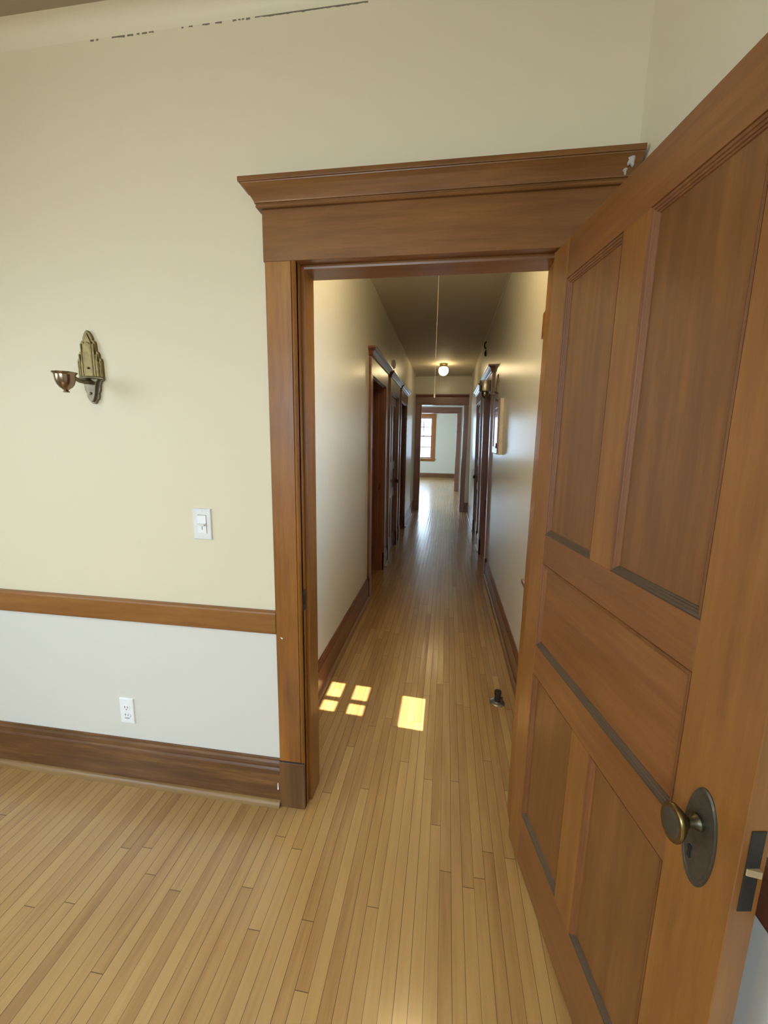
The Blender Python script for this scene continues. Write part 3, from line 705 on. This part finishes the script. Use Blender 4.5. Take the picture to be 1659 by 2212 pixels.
# ------------------------------------------------------------------ outlet
ol = empty('wall_outlet', (-1.294, YW, 0.336), 0, 'white duplex wall outlet just above the baseboard', 'outlet')
m = MB(); m.rectframe(-0.0330, 0.0330, -0.058, 0.058, [(0, 0), (0.0005, -0.004), (0.0025, -0.0062), (0.004, -0.0066)]); m.box(-0.0305, 0.0305, -0.0064, 0, -0.055, 0.055)
m.build('cover_plate', M_plastic2, ol, closed=False)
for z in (0.0155, -0.0195):
    oc = [(0.0165*math.cos(a*math.pi/12), 0.0140*max(-0.82, min(0.82, math.sin(a*math.pi/12)))+z) for a in range(24)]
    rc = MB().prism(oc, -0.0082, -0.006, 'y').build('receptacle', M_plastic2, ol, 0.0006)
    s_ = MB()
    s_.box(-0.0078, -0.0052, -0.0088, -0.0080, z-0.001, z+0.0075).box(0.0052, 0.0076, -0.0088, -0.0080, z-0.001, z+0.0065)
    if z < 0: s_.box(-0.0095, 0.0095, -0.0086, -0.0078, z-0.0135, z-0.0115)
    else: s_.lathe([(0.0022, -0.0080), (0.0022, -0.0087)], (0, 0, z-0.0075), 'y', 10)
    s_.build('slot', M_slot, rc)

M_grime = simple('dark_grime_seam', (0.040, 0.026, 0.018), 0.8, 0, 0.5, 80)
MB().box(XC, XJ-0.002, YC-0.0035, YC+0.004, 0.206, 0.2105).build('grime_seam', M_grime, t1)
# paint drips on baseboard and casing
bfo = bpy.data.objects['baseboard_front']
MB().prism([(-0.6245, 0.103), (-0.6225, 0.103), (-0.6205, 0.075), (-0.6235, 0.071), (-0.6265, 0.075)], YW-0.0195, YW-0.0178, 'y').build('paint_drip', M_plastic2, bfo)
MB().prism([(-0.5935, 0.741), (-0.5860, 0.738), (-0.5860, 0.733), (-0.5920, 0.736)], YC-0.0012, YC+0.0005, 'y').build('paint_chip', M_plastic2, t1)
# ------------------------------------------------------------------ ceiling lamps
def globe(loc, label, gm):
    e = empty('ceiling_lamp', loc, 0, label, 'ceiling lamp')     # local z=0 at the ceiling, hanging down
    MB().lathe([(0.070, 0.0), (0.070, -0.018), (0.064, -0.024), (0.064, -0.050), (0.058, -0.058), (0.048, -0.060)], (0, 0, 0), 'z', 36).build('canopy', M_brass, e, smooth=True)
    pr = [(0.0005, -0.199)] + [(0.083*math.sin(t), -0.116-0.083*math.cos(t)) for t in [i*math.pi/24 for i in range(1, 18)]] + [(0.050, -0.052)]
    MB().lathe(pr, (0, 0, 0), 'z', 36).build('globe', gm, e, smooth=True)
    m = MB(); m.tube([(-0.066, 0, -0.030), (-0.068, 0, -0.10), (-0.068, 0, -0.36)], 0.0012, 6); m.lathe([(0.001, -0.38), (0.004, -0.375), (0.003, -0.362), (0.001, -0.36)], (-0.068, 0, 0), 'z', 10)
    m.build('pull_chain', M_brass, e)
globe((-0.120, 7.50, HC), 'lit round opal glass ceiling lamp hanging in the hall beyond the pull cord', M_globe)
globe((-0.100, 2.15, HC), 'lit round opal glass ceiling lamp just inside the doorway, hidden by its head', M_globe_near)
globe((-1.25, -0.75, RC), 'added unseen opal glass ceiling lamp in the near room, warming the upper wall', M_globe_near)  # added lamp out of view, gives the upper wall its warm light

# pull cord
pc = empty('pull_cord', (-0.111, 3.20, HC), 0, 'long thin pull cord hanging from the hall ceiling in front of the round lamp', 'pull cord')
MB().tube([(0, 0, 0), (0.001, 0, -0.3), (-0.001, 0, -0.7), (0, 0, -0.975)], 0.0013, 6).build('cord', M_cord, pc)
MB().lathe([(0.002, -0.965), (0.005, -0.972), (0.007, -0.990), (0.005, -0.998), (0.001, -1.0)], (0, 0, 0), 'z', 12).build('cord_pull', M_cord, pc, smooth=True)
MB().lathe([(0.012, 0), (0.012, -0.004), (0.004, -0.008)], (0, 0, 0), 'z', 12).build('ceiling_eyelet', M_brass, pc)

# smoke detector on left hall wall
sd = empty('smoke_detector', (LW, 5.22, 2.395), 0, 'small round white detector on the left hall wall above the door heads', 'smoke detector')
MB().lathe([(0.052, 0), (0.052, 0.012), (0.047, 0.022), (0.036, 0.030), (0.001, 0.033)], (0, 0, 0), 'x', 28).build('body', M_plastic, sd, smooth=True)
MB().lathe([(0.016, 0.030), (0.014, 0.037), (0.001, 0.038)], (0, 0, 0), 'x', 16).build('grille', M_plastic2, sd, smooth=True)

# gas pipe stub in the floor
pp = empty('pipe_stub', (0.345, 2.238, 0), 0, 'short rusty capped pipe stub rising from a metal flange in the hall floor', 'pipe')
MB().lathe([(0.043, 0), (0.043, 0.003), (0.038, 0.006), (0.026, 0.009), (0.022, 0.014)], (0, 0, 0), 'z', 32).build('flange', M_steel, pp, smooth=True)
MB().lathe([(0.017, 0.010), (0.017, 0.052), (0.0195, 0.053), (0.0195, 0.072), (0.016, 0.076), (0.001, 0.077)], (0, 0, 0), 'z', 20).build('pipe', M_iron, pp, smooth=True)
MB().lathe([(0.008, 0.012), (0.008, 0.028), (0.006, 0.030), (0.001, 0.030)], (0, 0, 0.030), 'x', 12).build('side_plug', M_iron, pp, smooth=True)

# fuse box door on right hall wall
bxx = empty('wall_cabinet', (0, 0, 0), 0, 'shallow wood-framed wall cabinet with a small black latch on the right hall wall', 'wall cabinet')
bxx.matrix_world = Matrix.Translation((RW-LEAN*1.375, 4.10, 1.375)) @ Matrix.Rotation(-LEAN, 4, 'Y') @ Matrix.Rotation(-math.pi/2, 4, 'Z')
# local: x 0..0.40 toward the camera, -y out of the wall, z 0..0.47
MB().box(0, 0.40, -0.030, 0, 0, 0.475).build('cabinet_box', M_box, bxx, 0.002)
dr = MB()
for q in ((0.012, 0.060, 0.010, 0.465), (0.340, 0.392, 0.010, 0.465), (0.060, 0.340, 0.010, 0.070), (0.060, 0.340, 0.405, 0.465)): dr.box(q[0], q[1], -0.044, -0.030, q[2], q[3])
dd = dr.build('door_frame', W_hall_z, bxx, 0.002)
MB().box(0.060, 0.340, -0.037, -0.030, 0.070, 0.405).build('door_panel', simple('glossy_painted_panel', (0.45, 0.47, 0.45), 0.12), bxx)
MB().box(0.357, 0.374, -0.052, -0.044, 0.055, 0.100).box(0.345, 0.386, -0.050, -0.044, 0.070, 0.084).build('latch', M_black, bxx, 0.001)

# iron hooks near the ceiling on the right hall wall
for i, (z, pts) in enumerate(((2.700, [(0, 0, 0.045), (-0.020, 0, 0.030), (-0.026, 0, 0.0), (-0.018, 0, -0.030), (0, 0, -0.042)]), (2.600, [(0, 0, 0.040), (-0.012, 0, 0.020), (-0.012, 0, -0.015), (0, 0, -0.028)]))):
    o = MB().tube(pts, 0.010 if i == 0 else 0.012, 10).build('wall_staple', M_black, None, smooth=True)
    o.location = (RW-LEAN*z, 5.70, z); o['category'] = 'staple'
    o['label'] = ['upper curved black staple on the right hall wall just under the ceiling', 'lower short black staple on the right hall wall under the curved one'][i]
